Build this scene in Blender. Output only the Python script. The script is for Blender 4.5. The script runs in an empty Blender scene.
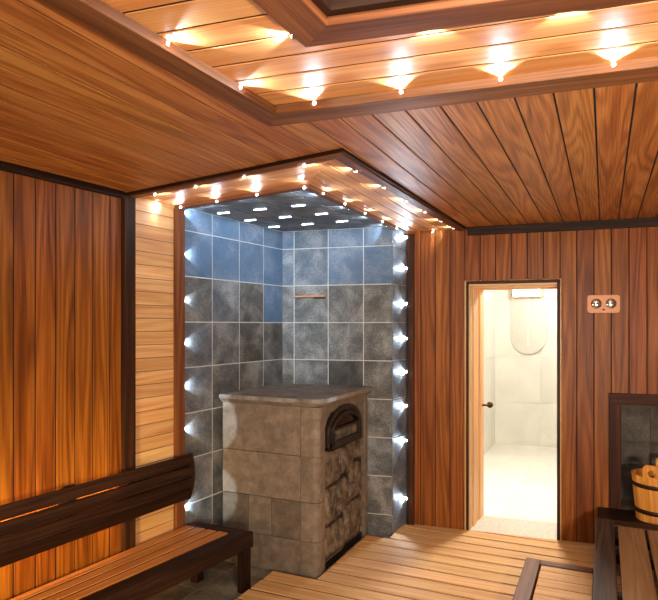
import bpy, math, random
from mathutils import Vector as V, Matrix
R = random.Random(7)
C = bpy.context.scene.collection
sc = bpy.context.scene
PI = math.pi

# ------------------------------------------------------------------ camera
cam_d = bpy.data.cameras.new('camera'); cam = bpy.data.objects.new('camera', cam_d); C.objects.link(cam)
cam.location = (0, 0, 1.64); cam.rotation_euler = (PI/2, 0, math.radians(25))
cam_d.sensor_fit = 'HORIZONTAL'; cam_d.sensor_width = 36; cam_d.lens = 36*590/658
cam_d.shift_y = 25/658; cam_d.clip_start = 0.05
sc.camera = cam

# ------------------------------------------------------------------ materials
def nodes(name):
    m = bpy.data.materials.new(name); m.use_nodes = True
    nt = m.node_tree
    return m, nt, nt.nodes['Principled BSDF']
def N(nt, t, **k):
    n = nt.nodes.new(t)
    for a, b in k.items(): setattr(n, a, b)
    return n
def mth(nt, op, a, b=None, c=None):
    n = N(nt, 'ShaderNodeMath', operation=op)
    for i, x in enumerate((a, b, c)):
        if x is None: continue
        if isinstance(x, (int, float)): n.inputs[i].default_value = x
        else: nt.links.new(x, n.inputs[i])
    return n.outputs[0]
def ramp(nt, fac, stops):
    r = N(nt, 'ShaderNodeValToRGB'); e = r.color_ramp.elements
    while len(e) < len(stops): e.new(0.5)
    for q, (p, c) in zip(e, stops): q.position = p; q.color = (*c, 1)
    nt.links.new(fac, r.inputs[0]); return r.outputs[0]
def mix(nt, bl, fac, a, b):
    n = N(nt, 'ShaderNodeMix', data_type='RGBA', blend_type=bl)
    for s, x in ((n.inputs[0], fac), (n.inputs[6], a), (n.inputs[7], b)):
        if isinstance(x, (int, float)): s.default_value = x
        elif isinstance(x, tuple): s.default_value = (*x, 1)
        else: nt.links.new(x, s)
    return n.outputs[2]
def srgb(r, g, b):
    f = lambda c: (c/255/12.92 if c <= 10 else ((c/255+.055)/1.055)**2.4)
    return (f(r), f(g), f(b))

def wood(name, dark, mid, light, rings=26, wob=2.6, rough=.42, var=.35, figure=.55, bump=.15, spec=.4):
    m, nt, b = nodes(name)
    uv = N(nt, 'ShaderNodeUVMap', uv_map='grain').outputs[0]
    vr = N(nt, 'ShaderNodeUVMap', uv_map='vary').outputs[0]
    def noise(sx, sy, detail, dist=0.):
        mp = N(nt, 'ShaderNodeMapping'); mp.inputs['Scale'].default_value = (sx, sy, 1)
        nt.links.new(uv, mp.inputs[0])
        n = N(nt, 'ShaderNodeTexNoise', noise_dimensions='2D'); n.inputs['Scale'].default_value = 1
        n.inputs['Detail'].default_value = detail; n.inputs['Distortion'].default_value = dist
        nt.links.new(mp.outputs[0], n.inputs[0]); return n.outputs[0]
    sep = N(nt, 'ShaderNodeSeparateXYZ'); nt.links.new(uv, sep.inputs[0])
    n1 = noise(.5, 7, 1.2, .15)
    ph = mth(nt, 'ADD', mth(nt, 'MULTIPLY', sep.outputs[1], rings), mth(nt, 'MULTIPLY', n1, wob*4))
    s = mth(nt, 'SINE', mth(nt, 'MULTIPLY', ph, 2*PI))
    s = mth(nt, 'POWER', mth(nt, 'MULTIPLY_ADD', s, .5, .5), 1.6)
    fib = noise(3.2, 210, 3); blot = noise(.8, 13, 4, .4)
    f = mth(nt, 'ADD', mth(nt, 'MULTIPLY', s, figure*.55), mth(nt, 'MULTIPLY', fib, .5))
    f = mth(nt, 'ADD', f, mth(nt, 'MULTIPLY', blot, .5))
    col = ramp(nt, f, [(.3, light), (.58, mid), (.95, dark)])
    sv = N(nt, 'ShaderNodeSeparateXYZ'); nt.links.new(vr, sv.inputs[0])
    hs = N(nt, 'ShaderNodeHueSaturation')
    nt.links.new(col, hs.inputs['Color'])
    nt.links.new(mth(nt, 'MULTIPLY_ADD', sv.outputs[0], var*2, 1-var), hs.inputs['Value'])
    nt.links.new(mth(nt, 'MULTIPLY_ADD', sv.outputs[1], .010, .496), hs.inputs['Hue'])
    nt.links.new(hs.outputs[0], b.inputs['Base Color'])
    b.inputs['Specular IOR Level'].default_value = spec
    nt.links.new(mth(nt, 'MULTIPLY_ADD', fib, .25, rough-.1), b.inputs['Roughness'])
    bp = N(nt, 'ShaderNodeBump'); bp.inputs['Strength'].default_value = bump; bp.inputs['Distance'].default_value = .002
    nt.links.new(f, bp.inputs['Height']); nt.links.new(bp.outputs[0], b.inputs['Normal'])
    return m

def stone(name, cols, scale=3., rough=.55, veins=.4, var=.3, bump=.25, blue=None, spec=.4, con=.14):
    """cols: three tones; the second 'vary' channel leans a tile towards blue"""
    m, nt, b = nodes(name)
    uv = N(nt, 'ShaderNodeUVMap', uv_map='grain').outputs[0]
    vr = N(nt, 'ShaderNodeUVMap', uv_map='vary').outputs[0]
    def noise(s, d, dist):
        n = N(nt, 'ShaderNodeTexNoise', noise_dimensions='2D'); n.inputs['Scale'].default_value = s
        n.inputs['Detail'].default_value = d; n.inputs['Distortion'].default_value = dist; n.inputs['Roughness'].default_value = .62
        nt.links.new(uv, n.inputs[0]); return n.outputs[0]
    big = noise(scale, 7, .25); fine = noise(scale*18, 4, .2)
    vein = mth(nt, 'ABSOLUTE', mth(nt, 'SUBTRACT', noise(scale*1.1, 4, .8), .5))
    vein = mth(nt, 'SUBTRACT', 1., mth(nt, 'MINIMUM', mth(nt, 'MULTIPLY', vein, 14), 1.))
    f = mth(nt, 'MULTIPLY_ADD', fine, .35, mth(nt, 'MULTIPLY', big, .65))
    col = ramp(nt, f, [(.5-con, cols[0]), (.5, cols[1]), (.5+con, cols[2])])
    col = mix(nt, 'MIX', mth(nt, 'MULTIPLY', vein, veins*.6), col, cols[2])
    sv = N(nt, 'ShaderNodeSeparateXYZ'); nt.links.new(vr, sv.inputs[0])
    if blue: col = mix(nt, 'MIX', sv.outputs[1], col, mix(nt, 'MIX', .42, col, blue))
    hs = N(nt, 'ShaderNodeHueSaturation'); nt.links.new(col, hs.inputs['Color'])
    nt.links.new(mth(nt, 'MULTIPLY_ADD', sv.outputs[0], var*2, 1-var), hs.inputs['Value'])
    nt.links.new(hs.outputs[0], b.inputs['Base Color'])
    b.inputs['Specular IOR Level'].default_value = spec
    nt.links.new(mth(nt, 'MULTIPLY_ADD', fine, .3, rough-.12), b.inputs['Roughness'])
    bp = N(nt, 'ShaderNodeBump'); bp.inputs['Strength'].default_value = bump; bp.inputs['Distance'].default_value = .006
    nt.links.new(f, bp.inputs['Height']); nt.links.new(bp.outputs[0], b.inputs['Normal'])
    return m

def plain(name, col, rough=.5, metal=0., emit=None, es=0.):
    m, nt, b = nodes(name)
    n = N(nt, 'ShaderNodeTexNoise'); n.inputs['Scale'].default_value = 40
    nt.links.new(ramp(nt, n.outputs[0], [(.3, tuple(c*.88 for c in col)), (.7, tuple(min(1, c*1.1) for c in col))]), b.inputs['Base Color'])
    b.inputs['Roughness'].default_value = rough; b.inputs['Metallic'].default_value = metal
    if emit: b.inputs['Emission Color'].default_value = (*emit, 1); b.inputs['Emission Strength'].default_value = es
    return m

M = {}
M['wall'] = wood('thermo_wall_wood', srgb(78, 35, 8), srgb(138, 75, 21), srgb(176, 108, 36), rings=14, wob=1.5, var=.13, figure=.45, spec=.25)
M['wallback'] = wood('thermo_back_wall_wood', srgb(78, 34, 9), srgb(132, 68, 22), srgb(168, 98, 38), rings=14, wob=1.2, var=.14, figure=.4, spec=.2)
M['ceil'] = wood('ceiling_board_wood', srgb(112, 58, 23), srgb(172, 106, 50), srgb(208, 144, 80), rings=14, wob=2.2, var=.07, figure=.38, rough=.45, spec=.35)
M['honey'] = wood('honey_plank_wood', srgb(170, 98, 46), srgb(204, 134, 74), srgb(224, 160, 98), rings=12, wob=.9, var=.08, figure=.24, rough=.5, bump=.08, spec=.25)
M['pale'] = wood('pale_plank_wood', srgb(180, 118, 66), srgb(214, 160, 104), srgb(232, 188, 136), rings=12, wob=1.2, var=.1, figure=.3)
M['dark'] = wood('dark_trim_wood', srgb(34, 18, 12), srgb(58, 32, 20), srgb(88, 52, 34), rings=20, wob=1.0, var=.1, figure=.3, rough=.5, spec=.15)
M['frame'] = wood('brown_frame_wood', srgb(70, 36, 18), srgb(110, 63, 36), srgb(142, 88, 54), rings=20, wob=1.0, var=.1, figure=.3, rough=.5, spec=.2)
M['bench'] = wood('bench_dark_wood', srgb(20, 10, 8), srgb(38, 21, 15), srgb(62, 38, 28), rings=24, wob=1.2, var=.14, figure=.3, rough=.5, spec=.15)
M['slat'] = wood('bench_slat_wood', srgb(140, 78, 34), srgb(186, 114, 58), srgb(212, 144, 84), rings=12, wob=1.0, var=.13, figure=.26, rough=.45)
M['slatgrey'] = wood('right_bench_slat_wood', srgb(110, 76, 48), srgb(150, 112, 76), srgb(176, 138, 100), rings=12, wob=1.0, var=.12, figure=.26, rough=.45)
M['reddark'] = wood('hearth_frame_wood', srgb(30, 12, 7), srgb(62, 27, 13), srgb(92, 46, 25), rings=20, wob=1.0, var=.1, figure=.3, rough=.5, spec=.15)
M['railgrey'] = wood('right_bench_rail_wood', srgb(44, 31, 24), srgb(70, 53, 43), srgb(98, 78, 64), rings=24, wob=1.0, var=.1, figure=.45, rough=.5, spec=.15)
M['deck'] = wood('floor_slat_wood', srgb(184, 126, 70), srgb(216, 164, 104), srgb(234, 190, 134), rings=12, wob=1.0, var=.13, figure=.26, rough=.62, spec=.25)
M['jamb'] = wood('door_jamb_wood', srgb(180, 122, 66), srgb(218, 166, 106), srgb(234, 190, 136), rings=16, wob=.8, var=.12, figure=.3)
M['gap'] = plain('seam_shade', srgb(18, 8, 5), .9)  # near-black colour standing in for the shade inside seams
M['grout'] = plain('grout', srgb(190, 190, 188), .8)
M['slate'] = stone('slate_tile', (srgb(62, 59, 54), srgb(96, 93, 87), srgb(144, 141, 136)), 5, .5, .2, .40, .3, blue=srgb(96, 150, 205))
M['slatefloor'] = stone('slate_floor_tile', (srgb(74, 66, 56), srgb(108, 98, 84), srgb(140, 130, 114)), 4, .45, .3, .2, .2)
M['soap'] = stone('soapstone', (srgb(88, 76, 64), srgb(118, 102, 86), srgb(148, 130, 110)), 12, .6, .3, .42, .4, con=.22)
M['soaptop'] = stone('soapstone_slab', (srgb(96, 88, 80), srgb(130, 120, 110), srgb(158, 148, 138)), 7, .5, .3, .1, .2)
M['rough'] = stone('split_stone', (srgb(46, 38, 30), srgb(106, 91, 74), srgb(160, 143, 120)), 14, .65, .3, .3, .8)
M['hearth'] = stone('hearth_stone', (srgb(50, 42, 34), srgb(80, 70, 58), srgb(110, 98, 82)), 5, .6, .4, .25, .3)
M['wash'] = stone('washroom_tile', (srgb(190, 186, 175), srgb(200, 196, 186), srgb(212, 208, 199)), 3, .4, .1, .05, .05, con=.25)
M['sill'] = stone('threshold_stone', (srgb(186, 178, 162), srgb(204, 196, 180), srgb(218, 211, 196)), 40, .5, .2, .06, .1)
M['iron'] = plain('dark_iron', srgb(50, 40, 34), .42, .6)
M['soot'] = plain('sooty_glass', srgb(14, 10, 9), .15)
M['bronze'] = plain('bronze', srgb(96, 62, 40), .35, .9)
M['copper'] = plain('copper_plate', srgb(200, 136, 94), .5, .15)
M['chrome'] = plain('chrome', srgb(220, 214, 204), .15, 1.)
M['blackp'] = plain('black_plastic', srgb(28, 24, 22), .4)
M['steel'] = plain('steel_bezel', srgb(150, 150, 150), .3, 1.)
M['bucket'] = wood('bucket_wood', srgb(184, 108, 34), srgb(222, 148, 60), srgb(238, 176, 94), rings=18, wob=1, var=.14, figure=.35)
M['hoop'] = plain('dark_hoop', srgb(52, 26, 14), .5, .3)
M['plaster'] = plain('washroom_plaster', srgb(228, 224, 214), .8)
M['lamp_grey'] = plain('pale_lamp_panel', srgb(188, 182, 170), .6)
M['led'] = plain('led_lens', (1, 1, 1), .3, 0, (.9, .96, 1.), 90)
M['bar'] = plain('glow_bar', (1, 1, 1), .3, 0, (.82, .92, 1.), 11)
M['strip'] = plain('warm_strip_lens', (1, .8, .5), .3, 0, (1., .55, .2), 3)
M['washlamp'] = plain('washroom_lamp_lens', (1, 1, 1), .3, 0, (1., .97, .9), 9)
def glass():
    m = bpy.data.materials.new('door_glass'); m.use_nodes = True; nt = m.node_tree; nt.nodes.clear()
    o = N(nt, 'ShaderNodeOutputMaterial'); t = N(nt, 'ShaderNodeBsdfTransparent'); g = N(nt, 'ShaderNodeBsdfGlossy')
    t.inputs[0].default_value = (.985, .985, .97, 1); g.inputs['Roughness'].default_value = .02
    ge = N(nt, 'ShaderNodeNewGeometry'); fr = N(nt, 'ShaderNodeFresnel'); nt.links.new(mth(nt, 'MULTIPLY_ADD', ge.outputs['Backfacing'], 1/1.45-1.45, 1.45), fr.inputs[0]); mx = N(nt, 'ShaderNodeMixShader')
    nt.links.new(fr.outputs[0], mx.inputs[0]); nt.links.new(t.outputs[0], mx.inputs[1]); nt.links.new(g.outputs[0], mx.inputs[2])
    nt.links.new(mx.outputs[0], o.inputs[0]); return m
M['glass'] = glass()

# ------------------------------------------------------------------ mesh collector
class MB:
    def __init__(s): s.v = []; s.f = []; s.uv = []; s.vr = []; s.mi = []; s.sm = []; s.mats = []
    def mat(s, m):
        if m not in s.mats: s.mats.append(m)
        return s.mats.index(m)
    def face(s, pts, m, uvs, vr, smooth=False):
        i = len(s.v); s.v += [tuple(p) for p in pts]; s.f.append(tuple(range(i, i+len(pts))))
        s.uv.append(uvs); s.vr.append(vr); s.mi.append(s.mat(m)); s.sm.append(smooth)
    def prism(s, pts, ext, L, m, vr=None, off=None):
        """polygon pts pushed along ext; grain follows L"""
        pts = [V(p) for p in pts]; ext = V(ext); L = V(L).normalized()
        n = V((0, 0, 0))
        for i in range(len(pts)): n += (pts[i]-pts[0]).cross(pts[(i+1) % len(pts)]-pts[0])
        if n.dot(ext) < 0: pts.reverse()
        vr = vr or (R.random(), R.random()); off = off or (R.uniform(0, 60), R.uniform(0, 60))
        def put(q, nn):
            W = nn.cross(L)
            if W.length < .3:                      # an end: show end grain
                a = L.orthogonal().normalized(); b = L.cross(a)
                uvs = [(p.dot(a)*.15+off[0], p.dot(b)+off[1]) for p in q]
            else:
                W.normalize(); uvs = [(p.dot(L)+off[0], p.dot(W)+off[1]) for p in q]
            s.face(q, m, uvs, vr)
        top = [p+ext for p in pts]; ne = ext.normalized()
        put(list(reversed(pts)), -ne); put(top, ne)
        k = len(pts)
        for i in range(k):
            a, b = pts[i], pts[(i+1) % k]
            if (b-a).length < 1e-6: continue
            put([a, b, b+ext, a+ext], (b-a).cross(ext).normalized())
    def box(s, o, a, b, c, L, m, vr=None):
        o, a, b, c = V(o), V(a), V(b), V(c)
        s.prism([o, o+a, o+a+b, o+b], c, L, m, vr)
    def cbox(s, lo, hi, m, L=(1, 0, 0), vr=None):
        x0, y0, z0 = lo; x1, y1, z1 = hi
        s.prism([(x0, y0, z0), (x1, y0, z0), (x1, y1, z0), (x0, y1, z0)], (0, 0, z1-z0), L, m, vr)
    def lathe(s, prof, m, axis=None, seg=24, smooth=True, cap=True):
        """prof [(r, z)] about local axis frame (o, ax, ay, az)"""
        o, ax, ay, az = axis or (V((0,0,0)), V((1,0,0)), V((0,1,0)), V((0,0,1)))
        vr = (R.random(), R.random())
        P = lambda r, z, t: o+ax*(r*math.cos(t))+ay*(r*math.sin(t))+az*z
        for (r0, z0), (r1, z1) in zip(prof, prof[1:]):
            for i in range(seg):
                t0, t1 = 2*PI*i/seg, 2*PI*(i+1)/seg
                q = [P(r0, z0, t0), P(r0, z0, t1), P(r1, z1, t1), P(r1, z1, t0)]
                u = [(z0, r0*t0), (z0, r0*t1), (z1, r1*t1), (z1, r1*t0)]
                if r0 < 1e-6: q = q[1:]; u = u[1:]
                elif r1 < 1e-6: q = q[:3]; u = u[:3]
                s.face(q, m, u, vr, smooth)
    def tube(s, path, r, m, seg=10):
        path = [V(p) for p in path]; vr = (.5, .5); rings = []
        for i, p in enumerate(path):
            d = (path[min(i+1, len(path)-1)]-path[max(i-1, 0)]).normalized()
            a = d.orthogonal().normalized() if not rings else (pa-d*pa.dot(d)).normalized()
            pa = a; b = d.cross(a)
            rings.append([p+a*(r*math.cos(2*PI*k/seg))+b*(r*math.sin(2*PI*k/seg)) for k in range(seg)])
        for A, B in zip(rings, rings[1:]):
            for k in range(seg):
                j = (k+1) % seg; s.face([A[k], A[j], B[j], B[k]], m, [(0,0)]*4, vr, True)
        s.face(list(reversed(rings[0])), m, [(0,0)]*seg, vr); s.face(rings[-1], m, [(0,0)]*seg, vr)
    def build(s, name, parent=None, bevel=0., weld=False):
        me = bpy.data.meshes.new(name); me.from_pydata(s.v, [], s.f)
        a = me.uv_layers.new(name='grain'); b = me.uv_layers.new(name='vary')
        k = 0
        for u, w in zip(s.uv, s.vr):
            for q in u: a.data[k].uv = q; b.data[k].uv = w; k += 1
        for m in s.mats: me.materials.append(m)
        me.polygons.foreach_set('material_index', s.mi); me.polygons.foreach_set('use_smooth', s.sm)
        import bmesh
        bm = bmesh.new(); bm.from_mesh(me); bmesh.ops.remove_doubles(bm, verts=bm.verts, dist=1e-6)
        bm.to_mesh(me); bm.free(); me.update()
        o = bpy.data.objects.new(name, me); C.objects.link(o)
        if parent is not None: o.parent = parent
        if bevel:
            md = o.modifiers.new('edge', 'BEVEL'); md.width = bevel; md.segments = 2; md.limit_method = 'ANGLE'; md.angle_limit = math.radians(40)
        return o

def tag(o, label=None, cat=None, group=None, kind=None):
    if label: o['label'] = label
    if cat: o['category'] = cat
    if group: o['group'] = group
    if kind: o['kind'] = kind
    return o
def struct(o, label, cat): return tag(o, label, cat, None, 'structure')
def empty(name, loc=(0,0,0), label=None, cat=None, group=None):
    o = bpy.data.objects.new(name, None); o.empty_display_size = .05; C.objects.link(o); o.location = loc
    return tag(o, label, cat, group)

def clip(poly, w0, w1):
    """clip (l,w) polygon to w0<=w<=w1"""
    for sgn, lim in ((1, w0), (-1, -w1)):
        out = []
        for i in range(len(poly)):
            a, b = poly[i], poly[(i+1) % len(poly)]
            fa, fb = sgn*a[1]-lim, sgn*b[1]-lim
            if fa >= 0: out.append(a)
            if (fa >= 0) != (fb >= 0):
                t = fa/(fa-fb); out.append((a[0]+(b[0]-a[0])*t, a[1]+(b[1]-a[1])*t))
        poly = out
        if len(poly) < 3: return None
    return poly
def panel(mb, poly, O, L, W, Nn, pitch, gap, T, m, phase=0., back=True, variance=1.):
    """boards along L side by side along W over poly [(l,w)], standing T out of the plane along Nn"""
    O, L, W, Nn = V(O), V(L).normalized(), V(W).normalized(), V(Nn).normalized()
    P = lambda q, n=0.: O+L*q[0]+W*q[1]+Nn*n
    if back: mb.prism([P(q, -.012) for q in poly], Nn*(.012+T-.003), L, M['gap'])  # dark sheet just under the board faces, painting in the groove shade
    lo = min(q[1] for q in poly); hi = max(q[1] for q in poly)
    k = math.floor((lo-phase)/pitch)
    while phase+k*pitch < hi:
        w0 = phase+k*pitch; k += 1
        q = clip(poly, max(w0+gap/2, lo), min(w0+pitch-gap/2, hi))
        if not q: continue
        mb.prism([P(a) for a in q], Nn*T, L, m, (.5+(R.random()-.5)*variance, R.random()))

Z = V((0, 0, 1)); H = 2.42; FL = -.04
# wall lines of the room, seen from above
def lw(y): return -2.77+.079*y                 # left wall
def bw(x): return 4.86+.11*x                   # back wall
LD = V((.079, 1, 0)).normalized(); LN = V((1, -.079, 0)).normalized()      # along / out of the left wall
BD = V((1, .11, 0)).normalized(); BN = V((.11, -1, 0)).normalized()        # along / out of the back wall
def LP(y, z, off=0.): return V((lw(y), y, z))+LN*off
def BP(x, z, off=0.): return V((x, bw(x), z))+BN*off

# ------------------------------------------------------------------ left wall: boards, posts, pale planks
mb = MB(); O = LP(-.8, FL); l1 = (2.64+.8)*math.hypot(1, .079)
panel(mb, [(0, 0), (0, l1), (H-FL, l1), (H-FL, 0)], O-LN*.012, Z, LD, LN, .1155, .007, .012, M['wall'], phase=2.77)
struct(mb.build('wall_left', bevel=.002), 'left sauna wall of vertical reddish brown boards', 'wall')
mb = MB(); O = LP(2.69, FL); l1 = (3.05-2.69)*math.hypot(1, .079)
panel(mb, [(0, 0), (l1, 0), (l1, H-FL), (0, H-FL)], O-LN*.012, LD, Z, LN, .0815, .003, .012, M['pale'], phase=.01, variance=1.)
struct(mb.build('wall_left_planks', bevel=.002), 'narrow wall strip of pale horizontal planks between two dark posts', 'wall')
def post(name, y0, y1, m, depth, label):
    mb = MB(); a, b = LP(y0, FL), LP(y1, FL)
    mb.prism([a-LN*.01, b-LN*.01, b+LN*depth, a+LN*depth], Z*(H-.025-FL), Z, m)
    return struct(mb.build(name, bevel=.003), label, 'trim')
post('trim_1', 2.615, 2.70, M['dark'], .03, 'dark upright post where the vertical boards meet the pale planks')
post('trim_2', 3.04, 3.115, M['frame'], .03, 'brown upright post between the pale planks and the slate tiles')

# ------------------------------------------------------------------ slate tiles of the stove recess
rows = [FL, .135, .44, .745, 1.05, 1.355, 1.66, 1.965, 2.27, H]
def tiles(mb, P, us, zs, T, m, gap=.007, tint=None):
    for i in range(len(us)-1):
        for j in range(len(zs)-1):
            u0, u1, z0, z1 = us[i]+gap/2, us[i+1]-gap/2, zs[j]+gap/2, zs[j+1]-gap/2
            q = [P(u0, z0), P(u1, z0), P(u1, z1), P(u0, z1)]
            n = (P(u1, z0)-P(u0, z0)).cross(P(u0, z1)-P(u0, z0)).normalized()
            mb.prism(q, n*T, P(u1, z0)-P(u0, z0), m, tint(i, j) if tint else None)
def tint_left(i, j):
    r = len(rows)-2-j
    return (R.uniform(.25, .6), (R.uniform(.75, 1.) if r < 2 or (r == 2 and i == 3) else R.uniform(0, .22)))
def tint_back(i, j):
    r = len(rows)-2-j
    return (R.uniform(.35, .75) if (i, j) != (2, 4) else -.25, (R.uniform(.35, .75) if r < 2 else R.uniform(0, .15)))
CX, CY = -2.43, 4.30          # inner corner of the recess
mb = MB()
Pl = lambda y, z: LP(y, z, -.012)
y_us = [3.112, 3.42, 3.725, 4.03, CY+.01]
mb.prism([LP(3.11, FL, -.02), LP(CY+.02, FL, -.02), LP(CY+.02, H, -.02), LP(3.11, H, -.02)], LN*.0165, LD, M['grout'])
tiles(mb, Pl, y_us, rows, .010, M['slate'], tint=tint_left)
struct(mb.build('wall_alcove_left', bevel=.0015), 'left side of the stove recess in large slate tiles, bluish at the top', 'wall')
T0, T1 = V((CX-.06, 4.291, 0)), V((-1.515, 4.44, 0)); TD = (T1-T0).normalized(); TN = V((TD.y, -TD.x, 0))
tl = (T1-T0).length
Pb = lambda u, z: T0+TD*u+Z*z-TN*.0
mb = MB()
us = [.04, .16, .455, .75, tl]
mb.prism([Pb(0, FL)-TN*.02, Pb(tl-.012, FL)-TN*.02, Pb(tl-.012, H)-TN*.02, Pb(0, H)-TN*.02], TN*.0195, TD, M['grout'])
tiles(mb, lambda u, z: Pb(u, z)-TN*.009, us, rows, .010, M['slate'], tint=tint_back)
S0 = T1; S1 = V((-1.478, bw(-1.478), 0)); SD = (S1-S0).normalized(); sl = (S1-S0).length
SNv = V((SD.y, -SD.x, 0))
Ps = lambda u, z: S0+SD*u+Z*z-SNv*.011
mb.prism([Ps(.005, FL)-SNv*.012, Ps(sl, FL)-SNv*.012, Ps(sl, H)-SNv*.012, Ps(.005, H)-SNv*.012], SNv*.0125, SD, M['grout'])
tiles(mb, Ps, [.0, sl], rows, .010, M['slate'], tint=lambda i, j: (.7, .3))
struct(mb.build('wall_alcove_back', bevel=.0015), 'grey slate tiled wall and its short return behind the stove', 'wall')

# ------------------------------------------------------------------ back wall with door opening and hearth recess
DX0, DX1, DZ = -.985, -.322, 1.965             # door opening
NX0, NX1, NZ0, NZ1 = .03, 1.1, .22, 1.135      # hearth recess (outer edge of its frame)
mb = MB(); bl = math.hypot(1, .11); O = V((0, bw(0), FL))-BN*.012
def bpanel(x0, x1, z0, z1): panel(mb, [(z0-FL, x0*bl), (z0-FL, x1*bl), (z1-FL, x1*bl), (z1-FL, x0*bl)], O, Z, BD, BN, .1185, .006, .012, M['wallback'], phase=-1.136)
bpanel(-1.47, DX0, FL, H); bpanel(DX0, DX1, DZ, H); bpanel(DX1, NX0+.02, FL, H); bpanel(NX0+.02, NX1, NZ1-.02, H); bpanel(NX1, 1.75, FL, H)
struct(mb.build('wall_back', bevel=.002), 'back sauna wall of vertical reddish brown boards around the glass door', 'wall')
# floor beneath everything
mb = MB()
fx = [lw(-.8)-.1+.3*i for i in range(16)]; fy = [-.85+.3*i for i in range(20)]
for i in range(len(fx)-1):
    for j in range(len(fy)-1):
        if fy[j] > bw(fx[i])+.05: continue
        mb.prism([(fx[i]+.003, fy[j]+.003, FL-.01), (fx[i+1]-.003, fy[j]+.003, FL-.01), (fx[i+1]-.003, fy[j+1]-.003, FL-.01), (fx[i]+.003, fy[j+1]-.003, FL-.01)], (0, 0, .01), (1, 0, 0), M['slatefloor'])
mb.cbox((lw(-.8)-.15, -.9, FL-.05), (1.85, 5.2, FL-.003), M['grout'])
struct(mb.build('floor'), 'dark slate tiled floor under the bench and slatted deck', 'floor')

# crown trims
def bar(name, a, b, n, w, h, m, label, cat='trim', drop=0.):
    mb = MB(); a, b, n = V(a), V(b), V(n)
    mb.prism([a, b, b+n*w, a+n*w], Z*(-h), b-a, m)
    return struct(mb.build(name, bevel=.003), label, cat)
bar('trim_3', LP(-.8, H), LP(2.62, H), LN, .03, .04, M['bench'], 'dark moulding along the top of the left wall')
bar('trim_4', BP(-.99, H), BP(1.74, H), BN, .03, .065, M['bench'], 'dark moulding along the top of the back wall')

# ------------------------------------------------------------------ ceiling
PH = -.155; PI_ = .125
def ceil_panel(mb, poly):
    # boards along Y, seen from below: (l,w) = (y,x)
    panel(mb, [(y, x) for x, y in poly], (0, 0, H+.012), (0, 1, 0), (1, 0, 0), (0, 0, -1), PI_, .007, .012, M['ceil'], phase=PH)
TX = PH-8*PI_      # -1.155
RX = PH+8*PI_      # .845
mb = MB()
PA, PB_, PC = (-2.555, 2.66), (-1.057, 2.395), (-1.02, bw(-1.02))
tr_y = lambda x: 1.936+.108*(x+1.15)            # far side of the coffer frame
tl_x = lambda y: -1.15+.045*(y-1.94)           # its left side
yPf = lambda x: PA[1]+(PB_[1]-PA[1])*(x-PA[0])/(PB_[0]-PA[0])
ceil_panel(mb, [(lw(-.8), -.8), (TX-.07, -.8), (tl_x(-.1), -.1), (TX, tr_y(TX)), (TX, yPf(TX)), (PA[0], PA[1]), (lw(2.66), 2.66)])
ceil_panel(mb, [(TX, tr_y(TX)), (RX, tr_y(RX)), (RX, bw(RX)), PC, PB_, (TX, yPf(TX))])
ceil_panel(mb, [(RX, -.8), (1.75, -.8), (1.75, bw(1.75)), (RX, bw(RX))])
ceil_panel(mb, [(TX-.07, -.8), (RX, -.8), (RX, -.1), (tl_x(-.1), -.1)])
struct(mb.build('ceiling', bevel=.002), 'sauna ceiling of long reddish brown boards', 'ceiling')

def strip_frame(name, outer, inner, zb, zt, m, label, closed=False, cat='trim'):
    """mitred frame between two outlines"""
    mb = MB(); n = len(outer)
    for i in range(n if closed else n-1):
        j = (i+1) % n
        q = [V((*outer[i], zb)), V((*outer[j], zb)), V((*inner[j], zb)), V((*inner[i], zb))]
        mb.prism(q, Z*(zt-zb), q[1]-q[0], m)
    return struct(mb.build(name, bevel=.003), label, cat)
# coffer: outer frame, honey planks, inner frame, dark hollow
to = [(tl_x(-.1), -.1), (-1.15, 1.936), (RX, tr_y(RX)), (RX, -.1)]
FW = .09; FWF = .118
ti = [(tl_x(-.0)+FW, 0), (-1.15+FW, tr_y(-1.15+FW)-FWF), (RX-FW, tr_y(RX-FW)-FWF), (RX-FW, 0)]
strip_frame('trim_5', to, ti, 2.392, 2.47, M['frame'], 'outer brown frame of the ceiling coffer', True)
ci = [(-.765, .25), (-.738, 1.43), (.48, 1.43+.165*1.218), (.48, .25)]
cii = [(-.655, .35), (-.632, 1.345), (.38, 1.345+.165*1.012), (.38, .35)]
strip_frame('trim_6', ci, cii, 2.395, 2.56, M['frame'], 'inner dark frame around the hollow of the ceiling coffer', True)
cl_ = [(-.632, .372), (-.610, 1.318), (.358, 1.318+.165*.968), (.358, .372)]
strip_frame('trim_12', cii, cl_, 2.415, 2.56, M['bench'], 'blackish lining inside the hollow of the ceiling coffer', True)
mb = MB(); PLZ = 2.425
hl = V((1, .125, 0)).normalized(); hw = V((-.125, 1, 0)).normalized()
def hp(poly): return [(V((x, y, 0)).dot(hl), V((x, y, 0)).dot(hw)) for x, y in poly]
HW1 = V((ci[1][0], ci[1][1]-.03, 0)).dot(hw); HPH = HW1
def honey(poly): panel(mb, hp(poly), (0, 0, PLZ+.012), hl, hw, (0, 0, -1), .115, .010, .016, M['honey'], phase=HPH)
e = .02
TO = [(to[0][0]+e, -.08), (-1.15+e, 1.94-e), (RX-e, tr_y(RX)-e), (RX-e, -.08)]
def at_w(x): return (x, (HW1+.125/math.hypot(1, .125)*x)/(1/math.hypot(1, .125)))
PL_, PR_, PQ = at_w(TO[1][0]-.005), at_w(RX-e), at_w(ci[2][0]-e)
honey([PL_, TO[1], TO[2], PR_])
honey([TO[0], PL_, at_w(ci[1][0]+e), (ci[0][0]+e, ci[0][1])])
honey([PQ, PR_, TO[3], (ci[3][0]-e, ci[3][1])]); honey([TO[3], TO[0], (ci[0][0], ci[0][1]+e), (ci[3][0], ci[3][1]+e)])
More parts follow.
